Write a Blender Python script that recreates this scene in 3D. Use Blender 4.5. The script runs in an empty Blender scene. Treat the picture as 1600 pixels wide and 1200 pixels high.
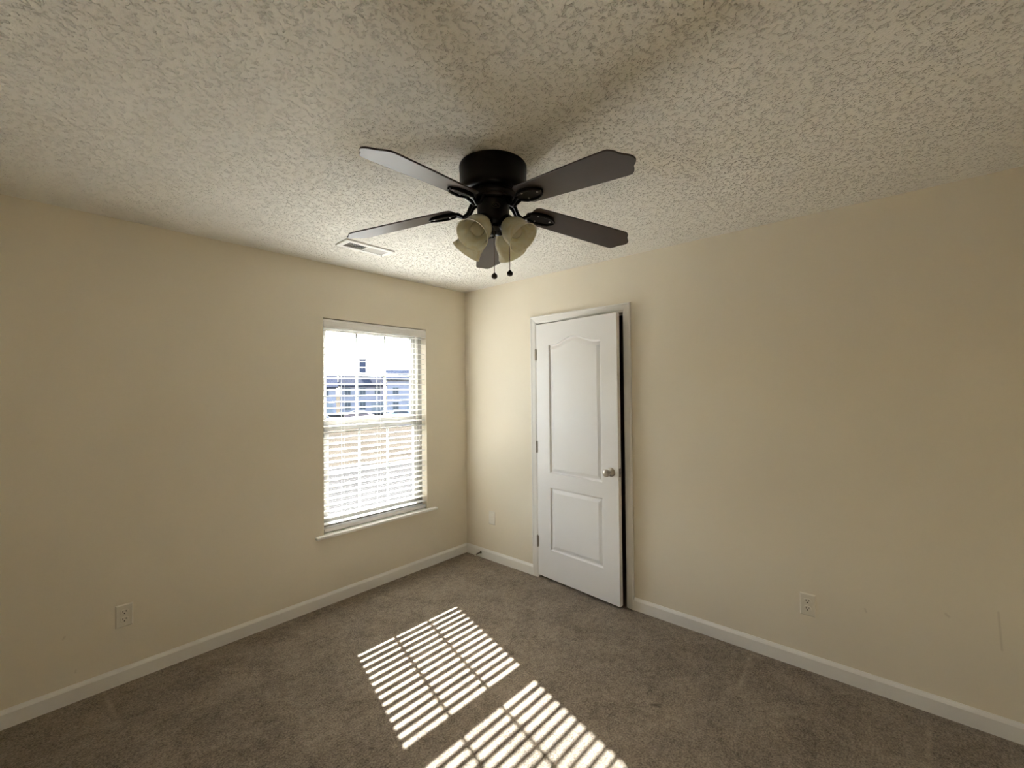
import bpy, bmesh, math, random
from mathutils import Vector, Matrix
random.seed(7)
R = math.radians
SC = bpy.context.scene
COL = SC.collection

# ------------------------------------------------------------------ camera
CAM = Vector((-2.82818, -3.08636, 1.515402))
_yaw, _pitch, _roll = R(41.48211888), R(0.75994741), R(-0.59501402)
_fw = Vector((math.cos(_pitch) * math.cos(_yaw), math.cos(_pitch) * math.sin(_yaw), math.sin(_pitch)))
_r = _fw.cross(Vector((0, 0, 1))).normalized()
_u = _r.cross(_fw)
_rr = _r * math.cos(_roll) + _u * math.sin(_roll)
_uu = -_r * math.sin(_roll) + _u * math.cos(_roll)
cam_data = bpy.data.cameras.new('camera')
cam_data.sensor_fit = 'HORIZONTAL'
cam_data.sensor_width = 36.0
cam_data.lens = 688.426 / 1600 * 36.0
cam_data.clip_start = 0.02
cam_data.clip_end = 2000
cam = bpy.data.objects.new('camera', cam_data)
m3 = Matrix((_rr, _uu, -_fw)).transposed()
cam.matrix_world = Matrix.Translation(CAM) @ m3.to_4x4()
COL.objects.link(cam)
SC.camera = cam

# ------------------------------------------------------------------ sky, sun, exposure
SUN_TO = Vector((0.277, 1.0, 0.767)).normalized()      # direction towards the sun
world = bpy.data.worlds.new('sky')
SC.world = world
world.use_nodes = True
wn = world.node_tree
wn.nodes.clear()
w_out = wn.nodes.new('ShaderNodeOutputWorld')
w_bg = wn.nodes.new('ShaderNodeBackground')
w_sky = wn.nodes.new('ShaderNodeTexSky')
w_sky.sky_type = 'NISHITA'
w_sky.sun_disc = False
w_sky.sun_elevation = math.asin(SUN_TO.z)
w_sky.sun_rotation = math.atan2(SUN_TO.x, SUN_TO.y)
w_sky.air_density = 1.0
w_sky.dust_density = 3.0
w_sky.ozone_density = 1.0
w_bg.inputs['Strength'].default_value = 1.2
wn.links.new(w_sky.outputs[0], w_bg.inputs[0])
wn.links.new(w_bg.outputs[0], w_out.inputs[0])

sun_data = bpy.data.lights.new('sun', 'SUN')
sun_data.energy = 62.0
sun_data.color = (1.0, 0.99, 0.985)
sun_data.angle = R(0.53)
sun = bpy.data.objects.new('sun', sun_data)
sun.rotation_euler = SUN_TO.to_track_quat('Z', 'Y').to_euler()
sun.location = (2, 12, 9)
COL.objects.link(sun)

vs = SC.view_settings
vs.view_transform = 'Standard'
vs.look = 'None'
vs.exposure = 0.52
vs.gamma = 1.0
vs.use_curve_mapping = False
SC.cycles.diffuse_bounces = 8
SC.cycles.max_bounces = 16
SC.cycles.transparent_max_bounces = 16
SC.cycles.sample_clamp_indirect = 60.0

# ------------------------------------------------------------------ materials
def mat(name, color, rough=0.6, metal=0.0, spec=0.5, bump=None, vary=None, coat=0.0):
    """bump = (scale, detail, strength, distance); vary = (scale, amount): small colour variation of the stuff itself"""
    m = bpy.data.materials.new(name)
    m.use_nodes = True
    nt = m.node_tree
    b = nt.nodes['Principled BSDF']
    b.inputs['Base Color'].default_value = (*color, 1)
    b.inputs['Roughness'].default_value = rough
    b.inputs['Metallic'].default_value = metal
    b.inputs['Specular IOR Level'].default_value = spec
    if coat:
        b.inputs['Coat Weight'].default_value = coat
        b.inputs['Coat Roughness'].default_value = 0.25
    tc = None
    if bump or vary:
        tc = nt.nodes.new('ShaderNodeTexCoord')
    if vary:
        n = nt.nodes.new('ShaderNodeTexNoise')
        n.inputs['Scale'].default_value = vary[0]
        n.inputs['Detail'].default_value = 4
        nt.links.new(tc.outputs['Object'], n.inputs['Vector'])
        cr = nt.nodes.new('ShaderNodeValToRGB')
        lo = [c * (1 - vary[1]) for c in color]
        hi = [min(1, c * (1 + vary[1])) for c in color]
        cr.color_ramp.elements[0].position = 0.3
        cr.color_ramp.elements[1].position = 0.7
        cr.color_ramp.elements[0].color = (*lo, 1)
        cr.color_ramp.elements[1].color = (*hi, 1)
        nt.links.new(n.outputs['Fac'], cr.inputs['Fac'])
        nt.links.new(cr.outputs['Color'], b.inputs['Base Color'])
    if bump:
        n2 = nt.nodes.new('ShaderNodeTexNoise')
        n2.inputs['Scale'].default_value = bump[0]
        n2.inputs['Detail'].default_value = bump[1]
        nt.links.new(tc.outputs['Object'], n2.inputs['Vector'])
        bp = nt.nodes.new('ShaderNodeBump')
        bp.inputs['Strength'].default_value = bump[2]
        bp.inputs['Distance'].default_value = bump[3]
        nt.links.new(n2.outputs['Fac'], bp.inputs['Height'])
        nt.links.new(bp.outputs['Normal'], b.inputs['Normal'])
    return m

def mathn(nt, op, a, b=None, clamp=False):
    n = nt.nodes.new('ShaderNodeMath')
    n.operation = op
    n.use_clamp = clamp
    for i, v in enumerate((a, b)):
        if v is None:
            continue
        if hasattr(v, 'is_linked') or hasattr(v, 'links'):
            nt.links.new(v, n.inputs[i])
        else:
            n.inputs[i].default_value = v
    return n.outputs[0]

def seg_mask(nt, pos, a, b, w):
    """1 within w of the segment a-b (a worn streak or crease of its own shape), else 0"""
    ax, ay, az = a
    d = Vector(b) - Vector(a)
    s1 = nt.nodes.new('ShaderNodeVectorMath'); s1.operation = 'SUBTRACT'
    nt.links.new(pos, s1.inputs[0]); s1.inputs[1].default_value = a
    dt = nt.nodes.new('ShaderNodeVectorMath'); dt.operation = 'DOT_PRODUCT'
    nt.links.new(s1.outputs[0], dt.inputs[0]); dt.inputs[1].default_value = d / d.length_squared
    t = mathn(nt, 'MAXIMUM', mathn(nt, 'MINIMUM', dt.outputs['Value'], 1.0), 0.0)
    sc = nt.nodes.new('ShaderNodeVectorMath'); sc.operation = 'SCALE'
    sc.inputs[0].default_value = d
    nt.links.new(t, sc.inputs['Scale'])
    s2 = nt.nodes.new('ShaderNodeVectorMath'); s2.operation = 'DISTANCE'
    nt.links.new(s1.outputs[0], s2.inputs[0]); nt.links.new(sc.outputs[0], s2.inputs[1])
    return mathn(nt, 'SUBTRACT', 1.0, mathn(nt, 'DIVIDE', s2.outputs['Value'], w), True)

def carpet_material():
    m = bpy.data.materials.new('beige_carpet')
    m.use_nodes = True
    nt = m.node_tree
    b = nt.nodes['Principled BSDF']
    b.inputs['Roughness'].default_value = 0.95
    b.inputs['Specular IOR Level'].default_value = 0.05
    b.inputs['Sheen Weight'].default_value = 0.15
    tc = nt.nodes.new('ShaderNodeTexCoord')
    pos = tc.outputs['Object']
    fine = nt.nodes.new('ShaderNodeTexNoise'); fine.inputs['Scale'].default_value = 120; fine.inputs['Detail'].default_value = 6
    fine.inputs['Roughness'].default_value = 0.72
    big = nt.nodes.new('ShaderNodeTexNoise'); big.inputs['Scale'].default_value = 5.5; big.inputs['Detail'].default_value = 5
    big.inputs['Distortion'].default_value = 0.6
    mid = nt.nodes.new('ShaderNodeTexNoise'); mid.inputs['Scale'].default_value = 30; mid.inputs['Detail'].default_value = 4
    for n in (fine, big, mid):
        nt.links.new(pos, n.inputs['Vector'])
    h = mathn(nt, 'ADD', mathn(nt, 'MULTIPLY', fine.outputs['Fac'], 0.62),
              mathn(nt, 'ADD', mathn(nt, 'MULTIPLY', mid.outputs['Fac'], 0.20), mathn(nt, 'MULTIPLY', big.outputs['Fac'], 0.18)))
    cr = nt.nodes.new('ShaderNodeValToRGB')
    cr.color_ramp.elements[0].position = 0.38
    cr.color_ramp.elements[0].color = (0.085, 0.064, 0.044, 1)
    cr.color_ramp.elements[1].position = 0.64
    cr.color_ramp.elements[1].color = (0.46, 0.385, 0.295, 1)
    nt.links.new(h, cr.inputs['Fac'])
    col = cr.outputs['Color']
    # pile pressed flat along furniture creases (lighter) and pulled tufts (dark)
    light = [((-0.46, -2.448, 0), (-0.09, -2.425, 0)), ((-0.46, -2.448, 0), (-0.455, -2.53, 0)),
             ((-0.053, -3.15, 0), (-0.42, -3.143, 0)), ((-0.42, -3.143, 0), (-0.43, -3.05, 0)),
             ((-2.517, -0.12, 0), (-2.505, -0.31, 0))]
    dark = [((-0.80, -2.165, 0), (-0.772, -2.195, 0)), ((-0.79, -2.18, 0), (-0.785, -2.20, 0)),
            ((-1.822, -1.374, 0), (-1.815, -1.380, 0)), ((-0.935, -1.385, 0), (-0.925, -1.39, 0))]
    lm = dm = None
    for a, c in light:
        k = seg_mask(nt, pos, a, c, 0.015)
        lm = k if lm is None else mathn(nt, 'MAXIMUM', lm, k)
    for a, c in dark:
        k = seg_mask(nt, pos, a, c, 0.013)
        dm = k if dm is None else mathn(nt, 'MAXIMUM', dm, k)
    mx = nt.nodes.new('ShaderNodeMix'); mx.data_type = 'RGBA'
    nt.links.new(mathn(nt, 'MULTIPLY', mathn(nt, 'MULTIPLY', lm, mid.outputs['Fac']), 0.55), mx.inputs[0]); nt.links.new(col, mx.inputs[6])
    mx.inputs[7].default_value = (0.52, 0.43, 0.31, 1)
    mx2 = nt.nodes.new('ShaderNodeMix'); mx2.data_type = 'RGBA'
    nt.links.new(mathn(nt, 'MULTIPLY', mathn(nt, 'MULTIPLY', dm, fine.outputs['Fac']), 1.7, True), mx2.inputs[0]); nt.links.new(mx.outputs[2], mx2.inputs[6])
    mx2.inputs[7].default_value = (0.06, 0.042, 0.025, 1)
    nt.links.new(mx2.outputs[2], b.inputs['Base Color'])
    bp = nt.nodes.new('ShaderNodeBump')
    bp.inputs['Strength'].default_value = 1.0
    bp.inputs['Distance'].default_value = 0.013
    nt.links.new(h, bp.inputs['Height'])
    nt.links.new(bp.outputs['Normal'], b.inputs['Normal'])
    return m

def ceiling_material():
    m = bpy.data.materials.new('textured_ceiling')
    m.use_nodes = True
    nt = m.node_tree
    b = nt.nodes['Principled BSDF']
    b.inputs['Base Color'].default_value = (0.905, 0.88, 0.81, 1)
    b.inputs['Roughness'].default_value = 0.9
    b.inputs['Specular IOR Level'].default_value = 0.15
    tc = nt.nodes.new('ShaderNodeTexCoord')
    n1 = nt.nodes.new('ShaderNodeTexNoise'); n1.inputs['Scale'].default_value = 78; n1.inputs['Detail'].default_value = 2.5
    n1.inputs['Distortion'].default_value = 0.7
    n2 = nt.nodes.new('ShaderNodeTexNoise'); n2.inputs['Scale'].default_value = 150; n2.inputs['Detail'].default_value = 3
    for n in (n1, n2):
        nt.links.new(tc.outputs['Object'], n.inputs['Vector'])
    cr = nt.nodes.new('ShaderNodeValToRGB')
    cr.color_ramp.interpolation = 'EASE'
    cr.color_ramp.elements[0].position = 0.35
    cr.color_ramp.elements[1].position = 0.47
    nt.links.new(n1.outputs['Fac'], cr.inputs['Fac'])
    h = mathn(nt, 'ADD', cr.outputs['Color'], mathn(nt, 'MULTIPLY', n2.outputs['Fac'], 0.35))
    bp = nt.nodes.new('ShaderNodeBump')
    bp.inputs['Strength'].default_value = 1.0
    bp.inputs['Distance'].default_value = 0.011
    nt.links.new(h, bp.inputs['Height'])
    nt.links.new(bp.outputs['Normal'], b.inputs['Normal'])
    return m

def wall_material(scuffs=()):
    m = mat('cream_wall_paint', (0.79, 0.73, 0.605), 0.7, spec=0.25, bump=(160, 3, 0.12, 0.002), vary=(1.3, 0.015))
    nt = m.node_tree
    if scuffs:
        b = nt.nodes['Principled BSDF']
        src = b.inputs['Base Color'].links[0].from_socket
        tc = next(n for n in nt.nodes if n.type == 'TEX_COORD')
        sm = None
        for a, c, w in scuffs:
            k = seg_mask(nt, tc.outputs['Object'], a, c, w)
            sm = k if sm is None else mathn(nt, 'MAXIMUM', sm, k)
        mx = nt.nodes.new('ShaderNodeMix'); mx.data_type = 'RGBA'
        nt.links.new(mathn(nt, 'MULTIPLY', sm, 0.25), mx.inputs[0]); nt.links.new(src, mx.inputs[6])
        mx.inputs[7].default_value = (0.3, 0.24, 0.17, 1)
        nt.links.new(mx.outputs[2], b.inputs['Base Color'])
    return m

def glass_material():
    m = bpy.data.materials.new('window_glass')
    m.use_nodes = True
    nt = m.node_tree
    nt.nodes.clear()
    o = nt.nodes.new('ShaderNodeOutputMaterial')
    tr = nt.nodes.new('ShaderNodeBsdfTransparent'); tr.inputs[0].default_value = (0.95, 0.97, 0.97, 1)
    gl = nt.nodes.new('ShaderNodeBsdfGlossy'); gl.inputs['Roughness'].default_value = 0.02
    fr = nt.nodes.new('ShaderNodeFresnel'); fr.inputs[0].default_value = 1.2
    mx = nt.nodes.new('ShaderNodeMixShader')
    nt.links.new(fr.outputs[0], mx.inputs[0]); nt.links.new(tr.outputs[0], mx.inputs[1]); nt.links.new(gl.outputs[0], mx.inputs[2])
    nt.links.new(mx.outputs[0], o.inputs[0])
    return m

def shade_material():
    m = bpy.data.materials.new('alabaster_glass')
    m.use_nodes = True
    nt = m.node_tree
    nt.nodes.clear()
    o = nt.nodes.new('ShaderNodeOutputMaterial')
    tc = nt.nodes.new('ShaderNodeTexCoord')
    n = nt.nodes.new('ShaderNodeTexNoise'); n.inputs['Scale'].default_value = 16; n.inputs['Detail'].default_value = 4
    n.inputs['Distortion'].default_value = 1.6
    nt.links.new(tc.outputs['Object'], n.inputs['Vector'])
    cr = nt.nodes.new('ShaderNodeValToRGB')
    cr.color_ramp.elements[0].position = 0.35; cr.color_ramp.elements[0].color = (0.90, 0.84, 0.63, 1)
    cr.color_ramp.elements[1].position = 0.62; cr.color_ramp.elements[1].color = (0.98, 0.96, 0.82, 1)
    nt.links.new(n.outputs['Fac'], cr.inputs['Fac'])
    d = nt.nodes.new('ShaderNodeBsdfDiffuse'); t = nt.nodes.new('ShaderNodeBsdfTranslucent')
    g = nt.nodes.new('ShaderNodeBsdfGlossy'); g.inputs['Roughness'].default_value = 0.2
    nt.links.new(cr.outputs[0], d.inputs[0]); nt.links.new(cr.outputs[0], t.inputs[0])
    a = nt.nodes.new('ShaderNodeMixShader'); a.inputs[0].default_value = 0.5
    nt.links.new(d.outputs[0], a.inputs[1]); nt.links.new(t.outputs[0], a.inputs[2])
    f = nt.nodes.new('ShaderNodeFresnel'); f.inputs[0].default_value = 1.4
    e = nt.nodes.new('ShaderNodeMixShader')
    nt.links.new(f.outputs[0], e.inputs[0]); nt.links.new(a.outputs[0], e.inputs[1]); nt.links.new(g.outputs[0], e.inputs[2])
    nt.links.new(e.outputs[0], o.inputs[0])
    return m

M_WALL = wall_material()
M_WALL_R = wall_material([((0, -3.384, 0.53), (0, -3.392, 0.37), 0.006), ((0, -2.93, 0.40), (0, -2.935, 0.385), 0.006),
                          ((0, -3.22, 0.47), (0, -3.23, 0.46), 0.008)])
M_WALL_L = wall_material([((-2.66, 0, 0.33), (-2.665, 0, 0.32), 0.006), ((-2.62, 0, 0.15), (-2.622, 0, 0.14), 0.006)])
M_CEIL = ceiling_material()
M_CARPET = carpet_material()
M_TRIM = mat('white_trim_paint', (0.83, 0.82, 0.79), 0.4, spec=0.4)
M_DOOR = mat('white_door_paint', (0.82, 0.82, 0.82), 0.38, spec=0.4, bump=(220, 3, 0.05, 0.001))
M_VINYL = mat('taupe_vinyl', (0.33, 0.32, 0.29), 0.35, spec=0.4)
M_SLAT = mat('white_blind_slat', (0.86, 0.855, 0.84), 0.45, spec=0.35)
M_CORD = mat('white_cord', (0.72, 0.71, 0.67), 0.8)
M_TASSEL = mat('tassel_plastic', (0.42, 0.40, 0.36), 0.5)
M_GLASS = glass_material()
M_NICKEL = mat('satin_nickel', (0.50, 0.47, 0.43), 0.28, metal=1.0)
M_HINGE = mat('dull_hinge_metal', (0.36, 0.33, 0.28), 0.4, metal=1.0)
M_PLATE = mat('white_plate_plastic', (0.74, 0.70, 0.60), 0.35, spec=0.4)
M_SLOT = mat('dark_slot', (0.03, 0.025, 0.02), 0.8)
M_BRONZE = mat('oil_rubbed_bronze', (0.004, 0.003, 0.0025), 0.30, metal=0.0, spec=0.16, vary=(30, 0.3))
M_BLADE = mat('dark_walnut_blade', (0.040, 0.024, 0.017), 0.36, spec=0.55, vary=(9, 0.25))
M_SHADE = shade_material()
M_BULB = mat('frosted_bulb', (0.50, 0.48, 0.36), 0.12, spec=0.6)
M_CHAIN = mat('bronze_chain', (0.10, 0.065, 0.035), 0.35, metal=0.8)
M_KNOB = mat('dark_wood_knob', (0.035, 0.020, 0.010), 0.35, spec=0.5)
M_VENT = mat('white_vent_enamel', (0.88, 0.87, 0.84), 0.4, spec=0.4)
M_DUCT = mat('dark_duct', (0.05, 0.045, 0.04), 0.8)
M_RUBBER = mat('white_rubber', (0.66, 0.62, 0.54), 0.6)
M_STEEL = mat('spring_steel', (0.16, 0.14, 0.11), 0.4, metal=1.0)
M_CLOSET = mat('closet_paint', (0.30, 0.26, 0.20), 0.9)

# ------------------------------------------------------------------ mesh helpers
def obj(name, bm, m, parent=None, smooth=None, bevel=0.0, mats=None):
    me = bpy.data.meshes.new(name)
    bmesh.ops.recalc_face_normals(bm, faces=bm.faces[:])
    bm.to_mesh(me)
    bm.free()
    for mm in (mats or [m]):
        me.materials.append(mm)
    o = bpy.data.objects.new(name, me)
    COL.objects.link(o)
    if parent is not None:
        o.parent = parent
    if smooth is not None:
        me.polygons.foreach_set('use_smooth', [True] * len(me.polygons))
        md = o.modifiers.new('edge_split', 'EDGE_SPLIT')
        md.split_angle = R(smooth)
    if bevel:
        b = o.modifiers.new('bevel', 'BEVEL')
        b.width = bevel
        b.segments = 2
        b.limit_method = 'ANGLE'
        b.angle_limit = R(40)
    return o

def tag(o, label, cat, group=None, kind=None):
    o['label'] = label
    o['category'] = cat
    if group:
        o['group'] = group
    if kind:
        o['kind'] = kind
    return o

def empty(name, loc, rotz=0.0):
    o = bpy.data.objects.new(name, None)
    o.empty_display_size = 0.05
    o.location = loc
    o.rotation_euler = (0, 0, rotz)
    COL.objects.link(o)
    return o

def box(bm, x0, x1, y0, y1, z0, z1, M=None, mi=0):
    vs_ = [bm.verts.new((x, y, z)) for x in (x0, x1) for y in (y0, y1) for z in (z0, z1)]
    if M is not None:
        for v in vs_:
            v.co = M @ v.co
    q = [(0, 1, 3, 2), (4, 6, 7, 5), (0, 4, 5, 1), (2, 3, 7, 6), (0, 2, 6, 4), (1, 5, 7, 3)]
    for f in q:
        fc = bm.faces.new([vs_[i] for i in f])
        fc.material_index = mi
    return vs_

def B(*a, **k):
    bm = bmesh.new()
    box(bm, *a, **k)
    return bm

def lathe(bm, prof, n=32, M=None, caps=True):
    """prof: list of (radius, height) along local +Z"""
    rings = []
    for r, z in prof:
        ring = []
        for i in range(n):
            a = 2 * math.pi * i / n
            v = Vector((r * math.cos(a), r * math.sin(a), z))
            ring.append(bm.verts.new(M @ v if M is not None else v))
        rings.append(ring)
    for a, b in zip(rings, rings[1:]):
        for i in range(n):
            j = (i + 1) % n
            bm.faces.new((a[i], a[j], b[j], b[i]))
    if caps:
        bm.faces.new(rings[0][::-1])
        bm.faces.new(rings[-1])
    return bm

def tube(bm, pts, rad, n=8, caps=True):
    pts = [Vector(p) for p in pts]
    rads = rad if isinstance(rad, (list, tuple)) else [rad] * len(pts)
    rings = []
    t0 = (pts[1] - pts[0]).normalized()
    up = Vector((0, 0, 1)) if abs(t0.z) < 0.9 else Vector((1, 0, 0))
    side = t0.cross(up).normalized()
    for i, p in enumerate(pts):
        t = (pts[min(i + 1, len(pts) - 1)] - pts[max(i - 1, 0)]).normalized()
        side = (side - t * side.dot(t)).normalized()
        nrm = t.cross(side)
        rings.append([bm.verts.new(p + (side * math.cos(2 * math.pi * k / n) + nrm * math.sin(2 * math.pi * k / n)) * rads[i]) for k in range(n)])
    for a, b in zip(rings, rings[1:]):
        for i in range(n):
            j = (i + 1) % n
            bm.faces.new((a[i], a[j], b[j], b[i]))
    if caps:
        bm.faces.new(rings[0][::-1])
        bm.faces.new(rings[-1])
    return bm

def prism(bm, pts2, fn0, fn1):
    """closed outline pts2 extruded: fn0 / fn1 map an outline point to 3-D"""
    a = [bm.verts.new(fn0(p)) for p in pts2]
    b = [bm.verts.new(fn1(p)) for p in pts2]
    bm.faces.new(a[::-1])
    bm.faces.new(b)
    for i in range(len(a)):
        j = (i + 1) % len(a)
        bm.faces.new((a[i], a[j], b[j], b[i]))
    return bm

def axis_matrix(origin, direction):
    d = Vector(direction).normalized()
    q = d.to_track_quat('Z', 'Y')
    return Matrix.Translation(Vector(origin)) @ q.to_matrix().to_4x4()

# ------------------------------------------------------------------ room shell
H = 2.44
XW, YW = -3.42, -3.75            # walls behind the camera
WX0, WX1, WZ0, WZ1 = -1.367, -0.460, 0.500, 2.045    # window opening
DY0, DY1, DZ = -0.848, -1.640, 2.062                 # rough door opening
T = 0.15

def structure(name, bm, m, label, cat, **k):
    return tag(obj(name, bm, m, **k), label, cat, kind='structure')

structure('floor', B(XW - T, 0.0, YW - T, 0.0, -0.12, 0.0), M_CARPET, 'beige cut pile carpet covering the room floor', 'floor')
structure('ceiling', B(XW - T, 0.9, YW - T, T, H, H + 0.12), M_CEIL, 'cream textured ceiling above the empty room', 'ceiling')

bm = bmesh.new()
box(bm, XW - T, WX0, 0, T, -0.12, H)
box(bm, WX1, 0.0, 0, T, -0.12, H)
box(bm, WX0, WX1, 0, T, -0.12, WZ0 - 0.02)
box(bm, WX0, WX1, 0, T, WZ1, H)
structure('wall_left', bm, M_WALL_L, 'cream painted wall with the window and blind', 'wall')
bm = bmesh.new()
box(bm, 0, 0.12, DY0, T, -0.12, H)
box(bm, 0, 0.12, YW - T, DY1, -0.12, H)
box(bm, 0, 0.12, DY1, DY0, DZ, H)
structure('wall_right', bm, M_WALL_R, 'cream painted wall with the white closet door', 'wall')
structure('wall_front', B(XW - T, 0.0, YW - T, YW, 0, H), M_WALL, 'plain cream wall behind the camera facing the window', 'wall')
structure('wall_back', B(XW - T, XW, YW, 0.0, 0, H), M_WALL, 'plain cream wall behind the camera facing the door', 'wall')

# closet behind the door
bm = bmesh.new()
box(bm, 0.12, 0.80, -2.10, -2.04, -0.12, H)
box(bm, 0.12, 0.80, -0.46, -0.40, -0.12, H)
box(bm, 0.80, 0.86, -2.10, -0.40, -0.12, H)
box(bm, 0.0, 0.80, -2.04, -0.46, -0.12, -0.001)
structure('wall_closet', bm, M_CLOSET, 'unlit closet interior behind the door', 'closet')

def base_profile(h=0.084, t=0.014):
    return [(0, 0), (t, 0), (t, h - 0.018), (t - 0.004, h - 0.010), (t - 0.009, h - 0.003), (0.004, h), (0, h)]

bm = bmesh.new()
prism(bm, base_profile(), lambda p: Vector((XW, -p[0], p[1])), lambda p: Vector((0.0, -p[0], p[1])))
structure('baseboard_left', bm, M_TRIM, 'white baseboard along the window wall', 'baseboard')
bm = bmesh.new()
prism(bm, base_profile(), lambda p: Vector((-p[0], -0.0142, p[1])), lambda p: Vector((-p[0], DY0 + 0.0415, p[1])))
structure('baseboard_right', bm, M_TRIM, 'short white baseboard between the corner and the door casing', 'baseboard')
bm = bmesh.new()
prism(bm, base_profile(), lambda p: Vector((-p[0], DY1 - 0.0495, p[1])), lambda p: Vector((-p[0], YW, p[1])))
structure('baseboard_right', bm, M_TRIM, 'long white baseboard running right from the door casing', 'baseboard')

# ------------------------------------------------------------------ door casing and jamb
CY0, CY1, CZ = DY0 + 0.042, DY1 - 0.049, 2.112      # outer edges of the casing
JI0, JI1, JZ = DY0 - 0.008, DY1 + 0.010, DZ - 0.008  # jamb faces
trim = empty('trim_1', (0, (CY0 + CY1) / 2, 0))
tag(trim, 'white moulded door casing around the closet door', 'door casing', kind='structure')
cw = 0.056
prof = [(0.0, 0.0), (0.0, 0.015), (0.008, 0.018), (0.014, 0.015), (0.030, 0.013), (0.044, 0.011), (0.050, 0.008), (cw, 0.006), (cw, 0.0)]

def casing():
    """mitred casing swept round the opening: (distance inward from the outer edge, depth into the room)"""
    bm = bmesh.new()
    rows = []
    for (d, t) in prof:
        row = [Vector((-t, CY0 - d, 0)), Vector((-t, CY0 - d, CZ - d)), Vector((-t, CY1 + d, CZ - d)), Vector((-t, CY1 + d, 0))]
        rows.append([bm.verts.new(v) for v in row])
    n = len(rows)
    for i in range(n):
        a, b = rows[i], rows[(i + 1) % n]
        for k in range(3):
            bm.faces.new((a[k], a[k + 1], b[k + 1], b[k]))
    bm.faces.new([r[0] for r in rows])
    bm.faces.new([r[3] for r in rows][::-1])
    return bm
o = obj('casing', casing(), M_TRIM, trim)
o.matrix_parent_inverse = trim.matrix_world.inverted()
o.location = (0, -(CY0 + CY1) / 2, 0)
bm = bmesh.new()
box(bm, 0.0005, 0.119, DY0 - 0.010, DY0 - 0.0005, 0, DZ - 0.001)
box(bm, 0.0005, 0.119, DY1 + 0.0005, DY1 + 0.010, 0, DZ - 0.001)
box(bm, 0.0005, 0.119, DY1 + 0.010, DY0 - 0.010, DZ - 0.010, DZ - 0.001)
box(bm, 0.052, 0.082, DY1 + 0.010, DY1 + 0.020, 0, DZ - 0.010)
box(bm, 0.052, 0.082, DY0 - 0.020, DY0 - 0.010, 0, DZ - 0.010)
box(bm, 0.052, 0.082, DY1 + 0.020, DY0 - 0.020, DZ - 0.020, DZ - 0.010)
o = obj('jamb', bm, M_TRIM, trim)
o.location = (0, -(CY0 + CY1) / 2, 0)
# strike plate on the jamb side
bm = B(0.010, 0.040, DY1 + 0.010, DY1 + 0.0115, 0.90, 0.965)
o = obj('strike_plate', bm, M_NICKEL, trim)
o.location = (0, -(CY0 + CY1) / 2, 0)

# ------------------------------------------------------------------ door leaf, ajar
DW, DT, DZ0, DZ1 = 0.762, 0.035, 0.022, 2.042
TH = R(5.3)
HINGE = Vector((-0.008, -0.8615, 0))
door = empty('door_1', HINGE, -TH)          # local: -Y along the leaf, +X into the wall
tag(door, 'white two panel arch top closet door standing slightly ajar', 'door', kind='structure')

def arch(u):
    """height of the arched panel top, above its shoulders, u in 0..1"""
    return 0.052 * (0.5 - 0.5 * math.cos(2 * math.pi * min(1, max(0, (u - 0.06) / 0.88)))) ** 1.15

def panel_outline(u0, u1, z0, z1, arched):
    pts = [(u0, z0), (u1, z0), (u1, z1)]
    if arched:
        n = 40
        for i in range(1, n):
            t = 1 - i / n
            pts.append((u0 + (u1 - u0) * t, z1 + arch(t)))
    pts.append((u0, z1))
    return pts

def inset(pts, d):
    n = len(pts)
    out = []
    for i in range(n):
        p0, p1, p2 = Vector(pts[i - 1]), Vector(pts[i]), Vector(pts[(i + 1) % n])
        a = (p1 - p0).normalized(); b = (p2 - p1).normalized()
        n1 = Vector((-a.y, a.x)); n2 = Vector((-b.y, b.x))
        mm = (n1 + n2)
        mm = mm / max(0.3, mm.dot(n1))
        out.append(tuple(p1 + mm * d))
    return out

def door_leaf():
    bm = bmesh.new()
    panels = [panel_outline(0.133, 0.629, 0.854, 1.870, True), panel_outline(0.133, 0.629, 0.247, 0.742, False)]
    prof_d = [(0.0, 0.0), (0.002, 0.0020), (0.007, 0.0110), (0.014, 0.0125), (0.036, 0.0045), (0.040, 0.0035)]
    P = lambda p, dep: Vector((dep, -p[0], p[1]))
    outer = [bm.verts.new(P(p, 0)) for p in ((0, DZ0), (DW, DZ0), (DW, DZ1), (0, DZ1))]
    edges = [bm.edges.new((outer[i], outer[(i + 1) % 4])) for i in range(4)]
    for pl in panels:
        loops = []
        for d, dep in prof_d:
            loops.append([bm.verts.new(P(p, dep)) for p in inset(pl, d)])
        n = len(pl)
        edges += [bm.edges.new((loops[0][i], loops[0][(i + 1) % n])) for i in range(n)]
        for a, b in zip(loops, loops[1:]):
            for i in range(n):
                j = (i + 1) % n
                bm.faces.new((a[i], a[j], b[j], b[i]))
        bm.faces.new(loops[-1])
    bmesh.ops.triangle_fill(bm, use_beauty=True, use_dissolve=False, edges=edges)
    back = [bm.verts.new(P(p, DT)) for p in ((0, DZ0), (DW, DZ0), (DW, DZ1), (0, DZ1))]
    bm.faces.new(back)
    for i in range(4):
        j = (i + 1) % 4
        bm.faces.new((outer[i], outer[j], back[j], back[i]))
    return bm
obj('door_leaf', door_leaf(), M_DOOR, door)

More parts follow.
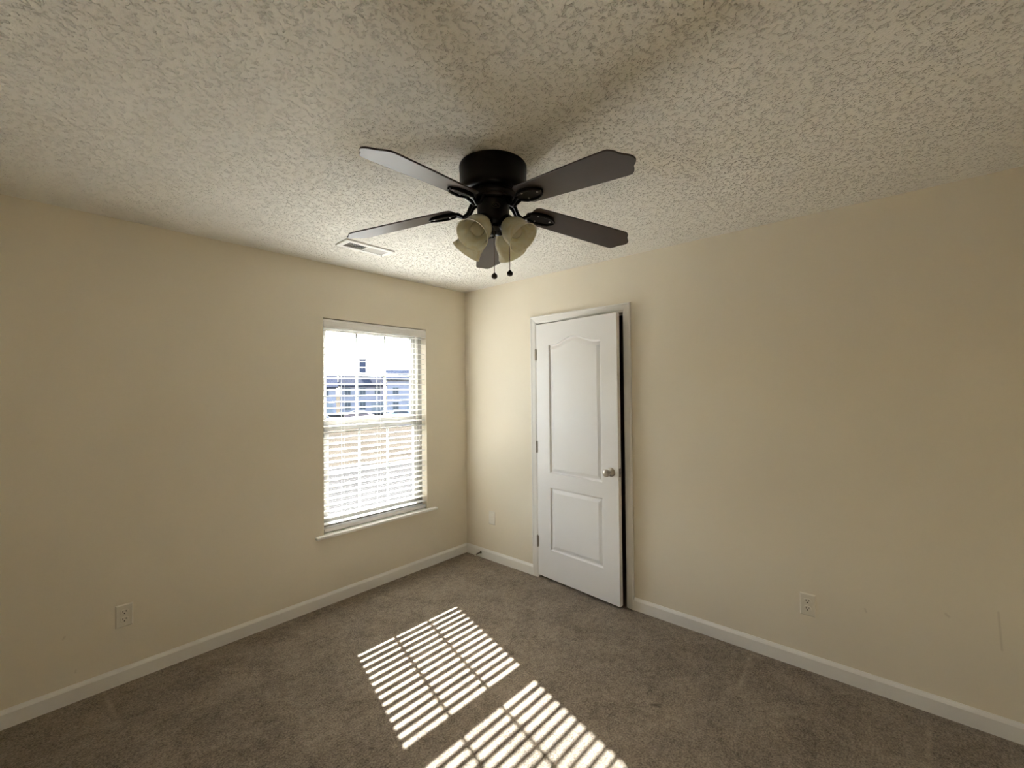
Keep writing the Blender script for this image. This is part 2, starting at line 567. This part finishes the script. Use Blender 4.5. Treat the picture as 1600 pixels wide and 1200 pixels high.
# knob with rosette, latch plate on the edge
knob_prof = [(0.0325, 0.0), (0.0325, 0.003), (0.030, 0.008), (0.020, 0.013), (0.0125, 0.018), (0.0115, 0.030), (0.014, 0.036),
             (0.022, 0.042), (0.0265, 0.050), (0.0275, 0.057), (0.0255, 0.064), (0.020, 0.069), (0.010, 0.0715), (0.002, 0.072)]
bm = lathe(bmesh.new(), knob_prof, 40, axis_matrix((0, -0.702, 0.936), (-1, 0, 0)))
kn = obj('door_knob', bm, M_NICKEL, door, smooth=40)
kn['label'] = 'satin nickel round door knob'
bm = lathe(bmesh.new(), [(0.006, 0.0715), (0.006, 0.0728), (0.004, 0.0732)], 16, axis_matrix((0, -0.702, 0.936), (-1, 0, 0)))
obj('lock_button', bm, M_NICKEL, kn, smooth=40)
lp = obj('latch_plate', B(0.006, 0.029, -DW - 0.0012, -DW, 0.907, 0.965), M_HINGE, door)
bm = prism(bmesh.new(), [(0.011, -DW - 0.001), (0.024, -DW - 0.001), (0.024, -DW - 0.004), (0.017, -DW - 0.010)],
           lambda p: Vector((p[0], p[1], 0.928)), lambda p: Vector((p[0], p[1], 0.944)))
obj('latch_bolt', bm, M_NICKEL, lp)
for hz in (1.797, 1.050, 0.290):
    bm = bmesh.new()
    for k in range(5):
        lathe(bm, [(0.0062, 0.0), (0.0066, 0.001), (0.0066, 0.0165), (0.0062, 0.0175)], 14,
              Matrix.Translation((-0.004, 0.006, hz - 0.0445 + k * 0.0178)))
    lathe(bm, [(0.0035, 0), (0.005, 0.002), (0.004, 0.005)], 12, Matrix.Translation((-0.004, 0.006, hz + 0.0445)))
    box(bm, -0.0012, 0.0, -0.006, 0.004, hz - 0.0445, hz + 0.0445)
    h_ = obj('hinge', bm, M_HINGE, door, smooth=40)
    h_['label'] = 'dull metal hinge knuckle'

# ------------------------------------------------------------------ window
win = empty('window_1', ((WX0 + WX1) / 2, 0.11, WZ0))
tag(win, 'pale single hung window with grilles behind the blind', 'window', kind='structure')
def wobj(name, bm, m, parent=None, **k):
    o = obj(name, bm, m, parent or win, **k)
    if parent is None:
        o.location = (-(WX0 + WX1) / 2, -0.11, -WZ0)
    return o
FY0, FY1 = 0.068, 0.148
bm = bmesh.new()
box(bm, WX0, WX0 + 0.038, FY0, FY1, WZ0, WZ1)
box(bm, WX1 - 0.038, WX1, FY0, FY1, WZ0, WZ1)
box(bm, WX0 + 0.038, WX1 - 0.038, FY0, FY1, WZ0, WZ0 + 0.045)
box(bm, WX0 + 0.038, WX1 - 0.038, FY0, FY1, WZ1 - 0.038, WZ1)
wobj('window_frame', bm, M_VINYL, bevel=0.002)
GX0, GX1 = -1.294, -0.539
def sash(name, y0, y1, z0, z1, rb, rt):
    bm = bmesh.new()
    box(bm, WX0 + 0.039, GX0, y0, y1, z0, z1)
    box(bm, GX1, WX1 - 0.039, y0, y1, z0, z1)
    box(bm, GX0, GX1, y0, y1, z0, z0 + rb)
    box(bm, GX0, GX1, y0, y1, z1 - rt, z1)
    s = wobj(name, bm, M_VINYL)
    ym = (y0 + y1) / 2
    bm = bmesh.new()
    gz0, gz1 = z0 + rb, z1 - rt
    for k in (1, 2):
        x = GX0 + (GX1 - GX0) * k / 3
        box(bm, x - 0.009, x + 0.009, ym - 0.004, ym + 0.004, gz0, gz1)
    zm = (gz0 + gz1) / 2
    for k in range(3):
        xa = GX0 + (GX1 - GX0) * k / 3 + (0.009 if k else 0)
        xb = GX0 + (GX1 - GX0) * (k + 1) / 3 - (0.009 if k < 2 else 0)
        box(bm, xa, xb, ym - 0.004, ym + 0.004, zm - 0.009, zm + 0.009)
    obj('grille', bm, M_VINYL, s)
    obj('pane', B(GX0, GX1, ym - 0.0075, ym - 0.0065, gz0, gz1), M_GLASS, s)
    return s
lower = sash('lower_sash', 0.074, 0.104, WZ0 + 0.046, 1.275, 0.057, 0.045)
upper = sash('upper_sash', 0.108, 0.138, 1.265, WZ1 - 0.040, 0.052, 0.036)
bm = bmesh.new()
box(bm, -0.945, -0.885, 0.060, 0.074, 1.252, 1.272)
obj('sash_lock', bm, M_VINYL, lower, bevel=0.002)

# stool (window sill board) with rounded nose and horns
SX0, SX1 = -1.432, -0.372
pts = [(SX0, -0.038), (SX1, -0.038), (SX1, 0.0), (WX1, 0.0), (WX1, 0.068), (WX0, 0.068), (WX0, 0.0), (SX0, 0.0)]
bm = prism(bmesh.new(), pts, lambda p: Vector((p[0], p[1], WZ0 - 0.020)), lambda p: Vector((p[0], p[1], WZ0)))
structure('trim_2', bm, M_TRIM, 'white window stool projecting below the blind', 'window sill', bevel=0.005)

# ------------------------------------------------------------------ horizontal blind
blind = empty('window_blind', ((WX0 + WX1) / 2, 0.034, WZ0))
tag(blind, 'white horizontal slat blind hanging open in the window', 'blind')
BC = Vector(((WX0 + WX1) / 2, 0.034, WZ0))
def bobj(name, bm, m, parent=None, **k):
    o = obj(name, bm, m, parent or blind, **k)
    if parent is None:
        o.location = -BC
    return o
bx0, bx1 = WX0 + 0.007, WX1 - 0.007
bm = B(bx0 + 0.004, bx1 - 0.004, 0.012, 0.058, WZ1 - 0.046, WZ1 - 0.004)
bobj('headrail', bm, M_SLAT)
vprof = [(0.0, 0.0), (-0.007, 0.002), (-0.007, 0.014), (-0.010, 0.020), (-0.010, 0.050), (-0.007, 0.056), (-0.007, 0.065), (0.0, 0.067)]
bm = bmesh.new()
prism(bm, vprof, lambda p: Vector((WX0 + 0.0015, 0.008 + p[0], WZ1 - 0.072 + p[1])), lambda p: Vector((WX1 - 0.0015, 0.008 + p[0], WZ1 - 0.072 + p[1])))
bobj('valance', bm, M_SLAT)
SLW, PITCH, TILT = 0.0435, 0.0437, R(6.0)
top_slat, bot_rail = WZ1 - 0.082, WZ0 + 0.030
slat_z = []
z = top_slat
while z > bot_rail + 0.026:
    slat_z.append(z)
    z -= PITCH
def slat(bm, z, yc=0.034, w=SLW, th=0.0032):
    c, s = math.cos(TILT), math.sin(TILT)
    n = 6
    top, bot = [], []
    for i in range(n + 1):
        q = -w / 2 + w * i / n
        crown = 0.0008 * (1 - (2 * q / w) ** 2)
        for lst, hh in ((top, crown + th / 2), (bot, crown - th / 2)):
            y = yc + q * c - hh * s
            zz = z + q * s + hh * c            # outer edge raised
            lst.append((y, zz))
    outl = bot + top[::-1]
    prism(bm, outl, lambda p: Vector((bx0, p[0], p[1])), lambda p: Vector((bx1, p[0], p[1])))
bm = bmesh.new()
for z in slat_z:
    slat(bm, z)
bobj('slats', bm, M_SLAT, smooth=35)
bm = B(bx0, bx1, 0.034 - 0.026, 0.034 + 0.026, WZ0 + 0.010, WZ0 + 0.035)
bobj('bottom_rail', bm, M_SLAT, bevel=0.003)
for lx in (-1.203, -0.903, -0.560):
    bm = bmesh.new()
    c, s = math.cos(TILT), math.sin(TILT)
    for q in (-0.0245, 0.0245):
        y = 0.034 + q * c
        tube(bm, [(lx, y, WZ1 - 0.046), (lx, y, WZ0 + 0.02)], 0.0009, 6)
    for z in slat_z:
        tube(bm, [(lx, 0.034 - 0.0245 * c, z - 0.0245 * s - 0.003), (lx, 0.034 + 0.0245 * c, z + 0.0245 * s - 0.003)], 0.0006, 4)
    bobj('ladder_cord', bm, M_CORD)
cord_x = -0.535
bm = bmesh.new()
for k, zz in ((0, 1.10), (0.012, 1.07)):
    tube(bm, [(cord_x + k, 0.0015, WZ1 - 0.074), (cord_x + k, 0.001, zz)], 0.0009, 6)
lc = bobj('lift_cord', bm, M_CORD)
for k, zz in ((0, 1.10), (0.012, 1.07)):
    bm = lathe(bmesh.new(), [(0.002, 0), (0.0035, -0.004), (0.0055, -0.028), (0.0045, -0.034), (0.001, -0.036)], 12,
               Matrix.Translation((cord_x + k, 0.001, zz)))
    obj('tassel', bm, M_TASSEL, lc, smooth=40)

# ------------------------------------------------------------------ ceiling fan
FC = Vector((-1.5118, -1.8290, H))
fan = empty('ceiling_fan', FC)
tag(fan, 'dark bronze five blade ceiling fan with four bell glass lights', 'ceiling fan')
def fobj(name, bm, m, parent=None, **k):
    return obj(name, bm, m, parent or fan, **k)
zz = lambda z: z - H
prof = [(0.138, 0.0), (0.140, -0.004), (0.140, -0.020), (0.1385, -0.024), (0.1385, -0.088), (0.136, -0.100), (0.128, -0.110), (0.118, -0.114), (0.108, -0.116)]
fobj('motor_housing', lathe(bmesh.new(), prof, 64), M_BRONZE, smooth=35)
prof = [(0.100, -0.1165), (0.104, -0.120), (0.104, -0.128), (0.098, -0.134), (0.088, -0.137), (0.086, -0.146), (0.080, -0.150)]
fobj('flywheel', lathe(bmesh.new(), prof, 64), M_BRONZE, smooth=35)
prof = [(0.064, -0.1505), (0.0665, -0.154), (0.0665, -0.226), (0.064, -0.232), (0.056, -0.240), (0.042, -0.247), (0.040, -0.258), (0.030, -0.266), (0.016, -0.270), (0.010, -0.280), (0.004, -0.284)]
sw = fobj('switch_housing', lathe(bmesh.new(), prof, 48), M_BRONZE, smooth=35)
ca = R(-136.4)
cd = Vector((math.cos(ca), math.sin(ca), 0))
rt = Vector((math.cos(R(-46.4)), math.sin(R(-46.4)), 0))
# raised oval emblem with scroll relief on the switch housing
ea = ca + R(9)
ed = Vector((math.cos(ea), math.sin(ea), 0)); es = Vector((-math.sin(ea), math.cos(ea), 0))
bm = bmesh.new()
oval = [(0.017 * math.cos(2 * math.pi * i / 28), 0.012 * math.sin(2 * math.pi * i / 28)) for i in range(28)]
def on_hub(p, r):
    a = ea + p[0] / 0.0665
    return Vector((math.cos(a) * r, math.sin(a) * r, zz(2.255) + p[1]))
prism(bm, oval, lambda p: on_hub(p, 0.0655), lambda p: on_hub((p[0] * 0.94, p[1] * 0.94), 0.0685))
em = obj('emblem', bm, M_BRONZE, sw)
bm = bmesh.new()
tube(bm, [on_hub((0.0155 * math.cos(t), 0.0105 * math.sin(t)), 0.069) for t in [2 * math.pi * i / 28 for i in range(29)]], 0.0009, 6)
for sgn in (-1, 1):
    tube(bm, [on_hub((sgn * (0.006 + 0.0045 * math.cos(t)), 0.0045 * math.sin(t)), 0.069) for t in [math.pi * 1.6 * i / 14 for i in range(15)]], 0.0009, 6)
M_EMB = mat('worn_emblem_bronze', (0.10, 0.085, 0.07), 0.35, metal=0.9)
obj('scroll_relief', bm, M_EMB, em)

PH, PITCHB, DROOP, BZ = R(-169.59), 0.20, 0.117, 2.2860
def blade_pt(k, r, w, t):
    """r outwards, w across (+ = anticlockwise), t up"""
    a = PH + R(72) * k
    d = Vector((math.cos(a), math.sin(a), 0)); n = Vector((-math.sin(a), math.cos(a), 0))
    c, s = math.cos(PITCHB), math.sin(PITCHB)
    up = n * s * 1.0 + Vector((0, 0, c))
    return Vector((0, 0, zz(BZ))) + d * r + n * (w * c) + Vector((0, 0, -w * s - DROOP * r)) + up * t
half = [(0.168, 0.0), (0.170, 0.030), (0.176, 0.050), (0.190, 0.0585), (0.30, 0.0622), (0.45, 0.0667), (0.600, 0.0705), (0.617, 0.0702), (0.627, 0.0675),
        (0.637, 0.0600), (0.644, 0.0500), (0.648, 0.0410), (0.654, 0.0330), (0.662, 0.0260), (0.670, 0.0180), (0.6755, 0.0090)]
outline = half + [(0.6768, 0.0)] + [(r, -w) for r, w in half[:0:-1]]
for k in range(5):
    bm = prism(bmesh.new(), outline, lambda p: blade_pt(k, p[0], p[1], -0.003), lambda p: blade_pt(k, p[0], p[1], 0.003))
    fobj('blade', bm, M_BLADE, bevel=0.0015)
    # bracket: flat leaf under the blade, scroll ridge and arm to the flywheel
    leaf_h = [(0.150, 0.012), (0.165, 0.024), (0.185, 0.034), (0.210, 0.038), (0.240, 0.036), (0.262, 0.028), (0.276, 0.016), (0.284, 0.006)]
    leaf = leaf_h + [(0.2855, 0.0)] + [(r, -w) for r, w in leaf_h[::-1]]
    bm = bmesh.new()
    prism(bm, leaf, lambda p: blade_pt(k, p[0], p[1], -0.0085), lambda p: blade_pt(k, p[0], p[1], -0.0032))
    for sg in (-1, 1):
        tube(bm, [blade_pt(k, r, sg * w * 0.82, -0.010) for r, w in leaf_h], [0.003, 0.005, 0.0065, 0.007, 0.0065, 0.005, 0.004, 0.003], 8)
    a = PH + R(72) * k
    d = Vector((math.cos(a), math.sin(a), 0)); n_ = Vector((-math.sin(a), math.cos(a), 0))
    p_end = blade_pt(k, 0.162, 0, -0.010)
    dz = p_end.z
    for sg in (-1, 1):
        pts = [d * 0.074 + n_ * sg * 0.012 + Vector((0, 0, zz(2.294))), d * 0.092 + n_ * sg * 0.013 + Vector((0, 0, zz(2.284))),
               d * 0.108 + n_ * sg * 0.010 + Vector((0, 0, dz - 0.004)), d * 0.128 + n_ * sg * 0.006 + Vector((0, 0, dz - 0.014)),
               d * 0.146 + n_ * sg * 0.009 + Vector((0, 0, dz - 0.006)), p_end + n_ * sg * 0.014]
        tube(bm, pts, [0.008, 0.008, 0.0075, 0.007, 0.007, 0.006], 10)
    br = fobj('blade_bracket', bm, M_BRONZE, smooth=45)
    for (r, w) in ((0.198, 0.020), (0.198, -0.020), (0.262, 0.0)):
        p = blade_pt(k, r, w, -0.0085)
        nrm = (blade_pt(k, r, w, -1) - blade_pt(k, r, w, 0)).normalized()
        bm = lathe(bmesh.new(), [(0.0045, 0), (0.0045, 0.001), (0.003, 0.0025), (0.001, 0.003)], 12, axis_matrix(p, nrm))
        obj('screw', bm, M_NICKEL, br, smooth=40)

for j in range(4):
    az = R(-81.5 + 90 * j)
    d = Vector((math.cos(az), math.sin(az), 0))
    ax = (d * 0.086 + Vector((0, 0, -0.085))).normalized()
    neck = d * 0.060 + Vector((0, 0, zz(2.199)))
    bm = bmesh.new()
    tube(bm, [d * 0.035 + Vector((0, 0, zz(2.212))), d * 0.047 + Vector((0, 0, zz(2.213))), neck - ax * 0.022, neck - ax * 0.012], [0.011, 0.011, 0.011, 0.012], 12)
    lathe(bm, [(0.012, -0.016), (0.022, -0.013), (0.0335, -0.004), (0.0345, 0.008), (0.0325, 0.012)], 32, axis_matrix(neck, ax))
    la = fobj('lamp_holder', bm, M_BRONZE, smooth=40)
    outer_p = [(0.0305, 0.004), (0.0315, 0.012), (0.0375, 0.022), (0.046, 0.034), (0.0525, 0.048), (0.0560, 0.064), (0.0572, 0.080), (0.0585, 0.094), (0.0615, 0.106), (0.0660, 0.116), (0.0675, 0.119)]
    inner_p = [(r - 0.0032, h + (0.0005 if i < len(outer_p) - 1 else 0)) for i, (r, h) in enumerate(outer_p)]
    bm = bmesh.new()
    lathe(bm, outer_p + inner_p[::-1], 48, axis_matrix(neck, ax), caps=False)
    ls = fobj('lamp_shade', bm, M_SHADE, smooth=60)
    bm = lathe(bmesh.new(), [(0.012, 0.012), (0.013, 0.026), (0.018, 0.038), (0.0255, 0.052), (0.0285, 0.064), (0.0275, 0.075), (0.022, 0.085), (0.012, 0.091), (0.002, 0.093)], 32, axis_matrix(neck, ax))
    fobj('light_bulb', bm, M_BULB, smooth=50)

for rr_, cc_, zt, zb, kr in ((0.002, 0.030, 2.186, 1.979, 0.0125), (0.0665, -0.008, 2.222, 2.0, 0.0130)):
    p = rt * rr_ + cd * cc_
    bm = bmesh.new()
    tube(bm, [p + Vector((0, 0, zz(zt))), p + Vector((0, 0, zz(zb) + kr))], 0.0011, 6)
    zc = zt - 0.004
    while zc > zb + kr:
        bmesh.ops.create_icosphere(bm, subdivisions=1, radius=0.0019, matrix=Matrix.Translation(p + Vector((0, 0, zz(zc)))))
        zc -= 0.0042
    ch = fobj('pull_chain', bm, M_CHAIN, smooth=60)
    bm = lathe(bmesh.new(), [(0.003, 0.014), (0.0045, 0.0118), (0.0085, 0.0088), (kr * 0.94, 0.0045), (kr, 0.0), (kr * 0.95, -0.004), (kr * 0.8, -0.0075), (kr * 0.5, -0.0102), (0.002, -0.0115)], 24,
               Matrix.Translation(p + Vector((0, 0, zz(zb)))))
    obj('pull_knob', bm, M_KNOB, ch, smooth=60)

# ------------------------------------------------------------------ ceiling air vent
VX0, VX1, VY0, VY1 = -1.497, -1.165, -0.594, -0.448
VC = Vector(((VX0 + VX1) / 2, (VY0 + VY1) / 2, H))
vent = empty('ceiling_vent', VC)
tag(vent, 'white rectangular ceiling air register with two banks of louvres above the window', 'air vent')
hx, hy = (VX1 - VX0) / 2, (VY1 - VY0) / 2
ox, oy = hx - 0.030, hy - 0.030
bm = bmesh.new()
def ring(bm, x, y, z):
    return [bm.verts.new((sx * x, sy * y, z)) for sx, sy in ((-1, -1), (1, -1), (1, 1), (-1, 1))]
rings = [ring(bm, hx, hy, 0.0), ring(bm, hx, hy, -0.008), ring(bm, hx - 0.004, hy - 0.004, -0.0105), ring(bm, ox, oy, -0.0105), ring(bm, ox, oy, 0.0)]
for a, b in zip(rings, rings[1:]):
    for i in range(4):
        j = (i + 1) % 4
        bm.faces.new((a[i], a[j], b[j], b[i]))
obj('vent_frame', bm, M_VENT, vent)
obj('duct_backing', B(-ox, ox, -oy, oy, -0.0012, -0.0004), M_DUCT, vent)
for name, xa, xb, ang in (('louvre_bank', -ox, -0.004, -42), ('louvre_bank', 0.004, ox, 42)):
    bm = bmesh.new()
    n = 10
    for i in range(n):
        xc = xa + (xb - xa) * (i + 0.5) / n
        Mx = Matrix.Translation((xc, 0, -0.0058)) @ Matrix.Rotation(R(ang), 4, 'Y')
        box(bm, -0.0062, 0.0062, -oy, oy, -0.0005, 0.0005, Mx)
    for yy in (-oy / 3, oy / 3):
        box(bm, xa, xb, yy - 0.001, yy + 0.001, -0.0050, -0.0040)
    obj(name, bm, M_VENT, vent)
obj('centre_bar', B(-0.004, 0.004, -oy, oy, -0.0085, -0.002), M_VENT, vent)
bm = bmesh.new()
box(bm, ox - 0.006, ox - 0.002, 0.028, 0.034, -0.028, -0.004)
obj('damper_lever', bm, M_VENT, vent)
for sx in (-1, 1):
    bm = lathe(bmesh.new(), [(0.004, 0), (0.004, 0.001), (0.001, 0.002)], 12, axis_matrix((sx * (hx - 0.017), 0, -0.0085), (0, 0, -1)))
    obj('screw', bm, M_VENT, vent)

# ------------------------------------------------------------------ outlets and plates (local: +X across, -Y out of the wall, Z up)
def plate_bm(w=0.072, h=0.117, t=0.006):
    bm = bmesh.new()
    a = [bm.verts.new((sx * w / 2, 0, sz * h / 2)) for sx, sz in ((-1, -1), (1, -1), (1, 1), (-1, 1))]
    b = [bm.verts.new((sx * w / 2, -t * 0.4, sz * h / 2)) for sx, sz in ((-1, -1), (1, -1), (1, 1), (-1, 1))]
    c = [bm.verts.new((sx * (w / 2 - 0.005), -t, sz * (h / 2 - 0.005))) for sx, sz in ((-1, -1), (1, -1), (1, 1), (-1, 1))]
    for p, q in ((a, b), (b, c)):
        for i in range(4):
            j = (i + 1) % 4
            bm.faces.new((p[i], p[j], q[j], q[i]))
    bm.faces.new(c); bm.faces.new(a[::-1])
    return bm

def outlet(loc, rz, label):
    o = empty('wall_outlet', loc, rz)
    tag(o, label, 'outlet', 'duplex wall outlets')
    obj('face_plate', plate_bm(), M_PLATE, o)
    for s in (-1, 1):
        zc = s * 0.0195
        pts = []
        for i in range(24):
            a = 2 * math.pi * i / 24
            pts.append((0.0172 * math.cos(a), zc + max(-0.0135, min(0.0135, 0.0172 * math.sin(a)))))
        bm = prism(bmesh.new(), pts, lambda p: Vector((p[0], -0.0055, p[1])), lambda p: Vector((p[0], -0.0078, p[1])))
        rc = obj('receptacle', bm, M_PLATE, o, bevel=0.0006)
        bm = bmesh.new()
        box(bm, -0.0078, -0.0052, -0.0081, -0.0079, zc - 0.001, zc + 0.0085)
        box(bm, 0.0052, 0.0078, -0.0081, -0.0079, zc + 0.000, zc + 0.0080)
        lathe(bm, [(0.0029, 0.0079), (0.0029, 0.0081)], 14, axis_matrix((0, 0, zc - 0.0072), (0, -1, 0)))
        obj('slots', bm, M_SLOT, rc)
    bm = lathe(bmesh.new(), [(0.0032, 0.0058), (0.0032, 0.0068), (0.001, 0.0074)], 14, axis_matrix((0, 0, 0), (0, -1, 0)))
    obj('screw', bm, M_PLATE, o)
    return o
outlet((-2.439, 0, 0.350), 0, 'white duplex outlet on the window wall, left of the window')
outlet((0, -2.689, 0.347), R(-90), 'white duplex outlet on the wall right of the closet door')
bp_ = empty('blank_wall_plate', (0, -0.332, 0.376), R(-90))
tag(bp_, 'cream blank cover plate low on the wall between corner and door', 'wall plate')
M_PLATE2 = mat('painted_plate', (0.82, 0.79, 0.72), 0.5, spec=0.3)
obj('cover', plate_bm(), M_PLATE2, bp_)
for s in (-1, 1):
    bm = lathe(bmesh.new(), [(0.0030, 0.0058), (0.0030, 0.0066), (0.001, 0.0072)], 14, axis_matrix((0, 0, s * 0.021), (0, -1, 0)))
    obj('screw', bm, M_PLATE2, bp_)

# ------------------------------------------------------------------ spring door stop on the baseboard
ds = empty('door_stop', (-0.014, -0.200, 0.045))
tag(ds, 'small spring door stop screwed to the baseboard near the corner', 'door stop')
bm = lathe(bmesh.new(), [(0.011, 0), (0.011, 0.003), (0.007, 0.009)], 20, axis_matrix((0, 0, 0), (-1, 0, 0)))
obj('base', bm, M_STEEL, ds, smooth=40)
bm = bmesh.new()
pts = []
for i in range(150):
    t = i / 149
    ang = t * 2 * math.pi * 14
    pts.append((-0.008 - 0.055 * t, 0.0052 * math.cos(ang), 0.0052 * math.sin(ang) - 0.006 * t * t))
tube(bm, pts, 0.0011, 5)
obj('spring', bm, M_STEEL, ds, smooth=60)
bm = lathe(bmesh.new(), [(0.0075, 0), (0.0085, 0.003), (0.0085, 0.010), (0.006, 0.014)], 20, axis_matrix((-0.063, 0, -0.006), (-1, 0, -0.1)))
obj('rubber_tip', bm, M_RUBBER, ds, smooth=40)

# ------------------------------------------------------------------ outside the window
GZ = -2.95
M_LAWN = mat('dry_winter_lawn', (0.038, 0.032, 0.025), 0.95, spec=0.0, vary=(0.35, 0.25))
M_ROAD = mat('dark_asphalt', (0.030, 0.030, 0.034), 0.9, spec=0.0, vary=(0.6, 0.12))
M_DRIVE = mat('weathered_drive', (0.033, 0.031, 0.029), 0.9, spec=0.0, vary=(0.5, 0.1))
def away(az, d, z=GZ):
    return Vector((CAM.x + d * math.cos(R(az)), CAM.y + d * math.sin(R(az)), z))
structure('ground', B(-250, 320, T + 0.9, 420, GZ - 0.5, GZ), M_LAWN, 'dry tan lawn outside below the window', 'lawn')
def strip(name, d0, d1, m, label, cat, h=0.03, az0=40, az1=80):
    a = [away(az0, d0), away(az1, d0), away(az1, d1), away(az0, d1)]
    bm = prism(bmesh.new(), [tuple(v) for v in a], lambda p: Vector((p[0], p[1], GZ + 0.002)), lambda p: Vector((p[0], p[1], GZ + h)))
    return structure(name, bm, m, label, cat)
strip('road', 62, 74, M_ROAD, 'grey street in front of the houses seen through the window', 'road')
strip('path', 9, 30, M_DRIVE, 'grey drive on the lawn below the window', 'driveway')

M_GLASSD = mat('dark_house_glass', (0.05, 0.05, 0.055), 0.4, spec=0.6)
M_WHITEW = mat('white_house_trim', (0.26, 0.25, 0.24), 0.6)
def house(az, d, w, dep, eave, ridge, wall_c, roof_c, label, chimney=None, garage=True):
    c = away(az, d)
    rz = R(az) - math.pi / 2        # local -Y faces the camera
    h = empty('house', c, rz)
    tag(h, label, 'house', 'houses across the street')
    mw = mat('house_siding', wall_c, 0.8, spec=0.1, vary=(0.8, 0.1)); mr = mat('house_shingles', roof_c, 0.9, spec=0.0, vary=(1.2, 0.15))
    e, rd = eave - GZ, ridge - GZ
    bm = prism(bmesh.new(), [(0, 0), (dep, 0), (dep, e), (dep / 2, rd - 0.1), (0, e)],
               lambda p: Vector((-w / 2, p[0], p[1])), lambda p: Vector((w / 2, p[0], p[1])))
    obj('wall', bm, mw, h)
    sl = (rd - e) / (dep / 2)
    ov = 0.5
    bm = prism(bmesh.new(), [(-ov, e - ov * sl), (dep / 2, rd), (dep + ov, e - ov * sl), (dep + ov, e - ov * sl + 0.25), (dep / 2, rd + 0.25), (-ov, e - ov * sl + 0.25)],
               lambda p: Vector((-w / 2 - 0.4, p[0], p[1])), lambda p: Vector((w / 2 + 0.4, p[0], p[1])))
    obj('roof', bm, mr, h)
    nw = max(2, int(w / 2.6))
    for k in range(nw):
        x = -w / 2 + w * (k + 0.5) / nw
        for zb in ((0.9, 3.7) if e > 5 else (0.9,)):
            if garage and zb == 0.9 and k == nw - 1:
                continue
            bm = bmesh.new()
            for (xa, xb, za, zb2) in ((-0.6, 0.6, -0.1, 0), (-0.6, 0.6, 1.4, 1.5), (-0.6, -0.5, 0, 1.4), (0.5, 0.6, 0, 1.4), (-0.03, 0.03, 0, 1.4)):
                box(bm, x + xa, x + xb, -0.06, -0.002, zb + za, zb + zb2)
            f = obj('window', bm, M_WHITEW, h)
            obj('pane', B(x - 0.5, x + 0.5, -0.03, -0.003, zb, zb + 1.4), M_GLASSD, f)
    if garage:
        x = -w / 2 + w * (nw - 0.5) / nw
        bm = bmesh.new()
        for k in range(4):
            box(bm, x - 1.2, x + 1.2, -0.05, -0.002, 0.02 + k * 0.55, 0.53 + k * 0.55)
        obj('garage_door', bm, M_WHITEW, h)
    if chimney:
        cx, cwid, ctop = chimney
        bm = B(cx - cwid / 2, cx + cwid / 2, dep * 0.42, dep * 0.42 + cwid, rd - 1.2, ctop - GZ)
        box(bm, cx - cwid / 2 - 0.08, cx + cwid / 2 + 0.08, dep * 0.42 - 0.08, dep * 0.42 + cwid + 0.08, ctop - GZ, ctop - GZ + 0.18)
        obj('chimney', bm, mat('chimney_cladding', (0.06, 0.06, 0.085), 0.8), h)
    return h
house(55.2, 88, 6.6, 9, 3.8, 5.6, (0.34, 0.30, 0.31), (0.035, 0.04, 0.055), 'house with a tall blue grey roof at the right of the window view')
house(60.2, 92, 8.4, 9, 2.7, 4.9, (0.34, 0.30, 0.31), (0.045, 0.045, 0.055), 'house with a square chimney in the middle of the window view', chimney=(0.0, 1.35, 8.0))
house(65.6, 90, 7.4, 9, 2.4, 4.4, (0.34, 0.30, 0.31), (0.04, 0.042, 0.055), 'house with a low grey roof at the left of the window view')

def car(az, d, rz, color, label):
    c = empty('car', away(az, d), R(az) - math.pi / 2 + rz)
    tag(c, label, 'car', 'cars parked along the street')
    pm = mat('car_paint', color, 0.3, spec=0.6, coat=0.5)
    side = [(-2.2, 0.35), (2.2, 0.35), (2.25, 0.75), (1.4, 0.95), (0.75, 1.42), (-0.95, 1.45), (-1.75, 0.98), (-2.25, 0.9)]
    bm = prism(bmesh.new(), side, lambda p: Vector((p[0], -0.88, p[1])), lambda p: Vector((p[0], 0.88, p[1])))
    obj('car_body', bm, pm, c, bevel=0.08)
    gl = [(1.15, 0.98), (0.68, 1.36), (-0.9, 1.38), (-1.45, 1.0)]
    bm = prism(bmesh.new(), gl, lambda p: Vector((p[0], -0.90, p[1])), lambda p: Vector((p[0], 0.90, p[1])))
    obj('side_window', bm, M_GLASSD, c)
    for sx in (-1.35, 1.4):
        for sy in (-0.80, 0.80):
            bm = lathe(bmesh.new(), [(0.16, -0.12), (0.31, -0.11), (0.33, -0.08), (0.33, 0.08), (0.31, 0.11), (0.16, 0.12)], 20, axis_matrix((sx, sy, 0.33), (0, 1, 0)))
            obj('wheel', bm, M_SLOT, c, smooth=40)
    return c
car(55.6, 72, R(4), (0.45, 0.47, 0.55), 'silver car parked in the street at the right of the window view')
car(60.6, 73, R(-3), (0.20, 0.12, 0.11), 'dark red car parked in front of the house with the chimney')
car(65.2, 66, R(2), (0.10, 0.11, 0.16), 'dark blue car parked at the left of the window view')
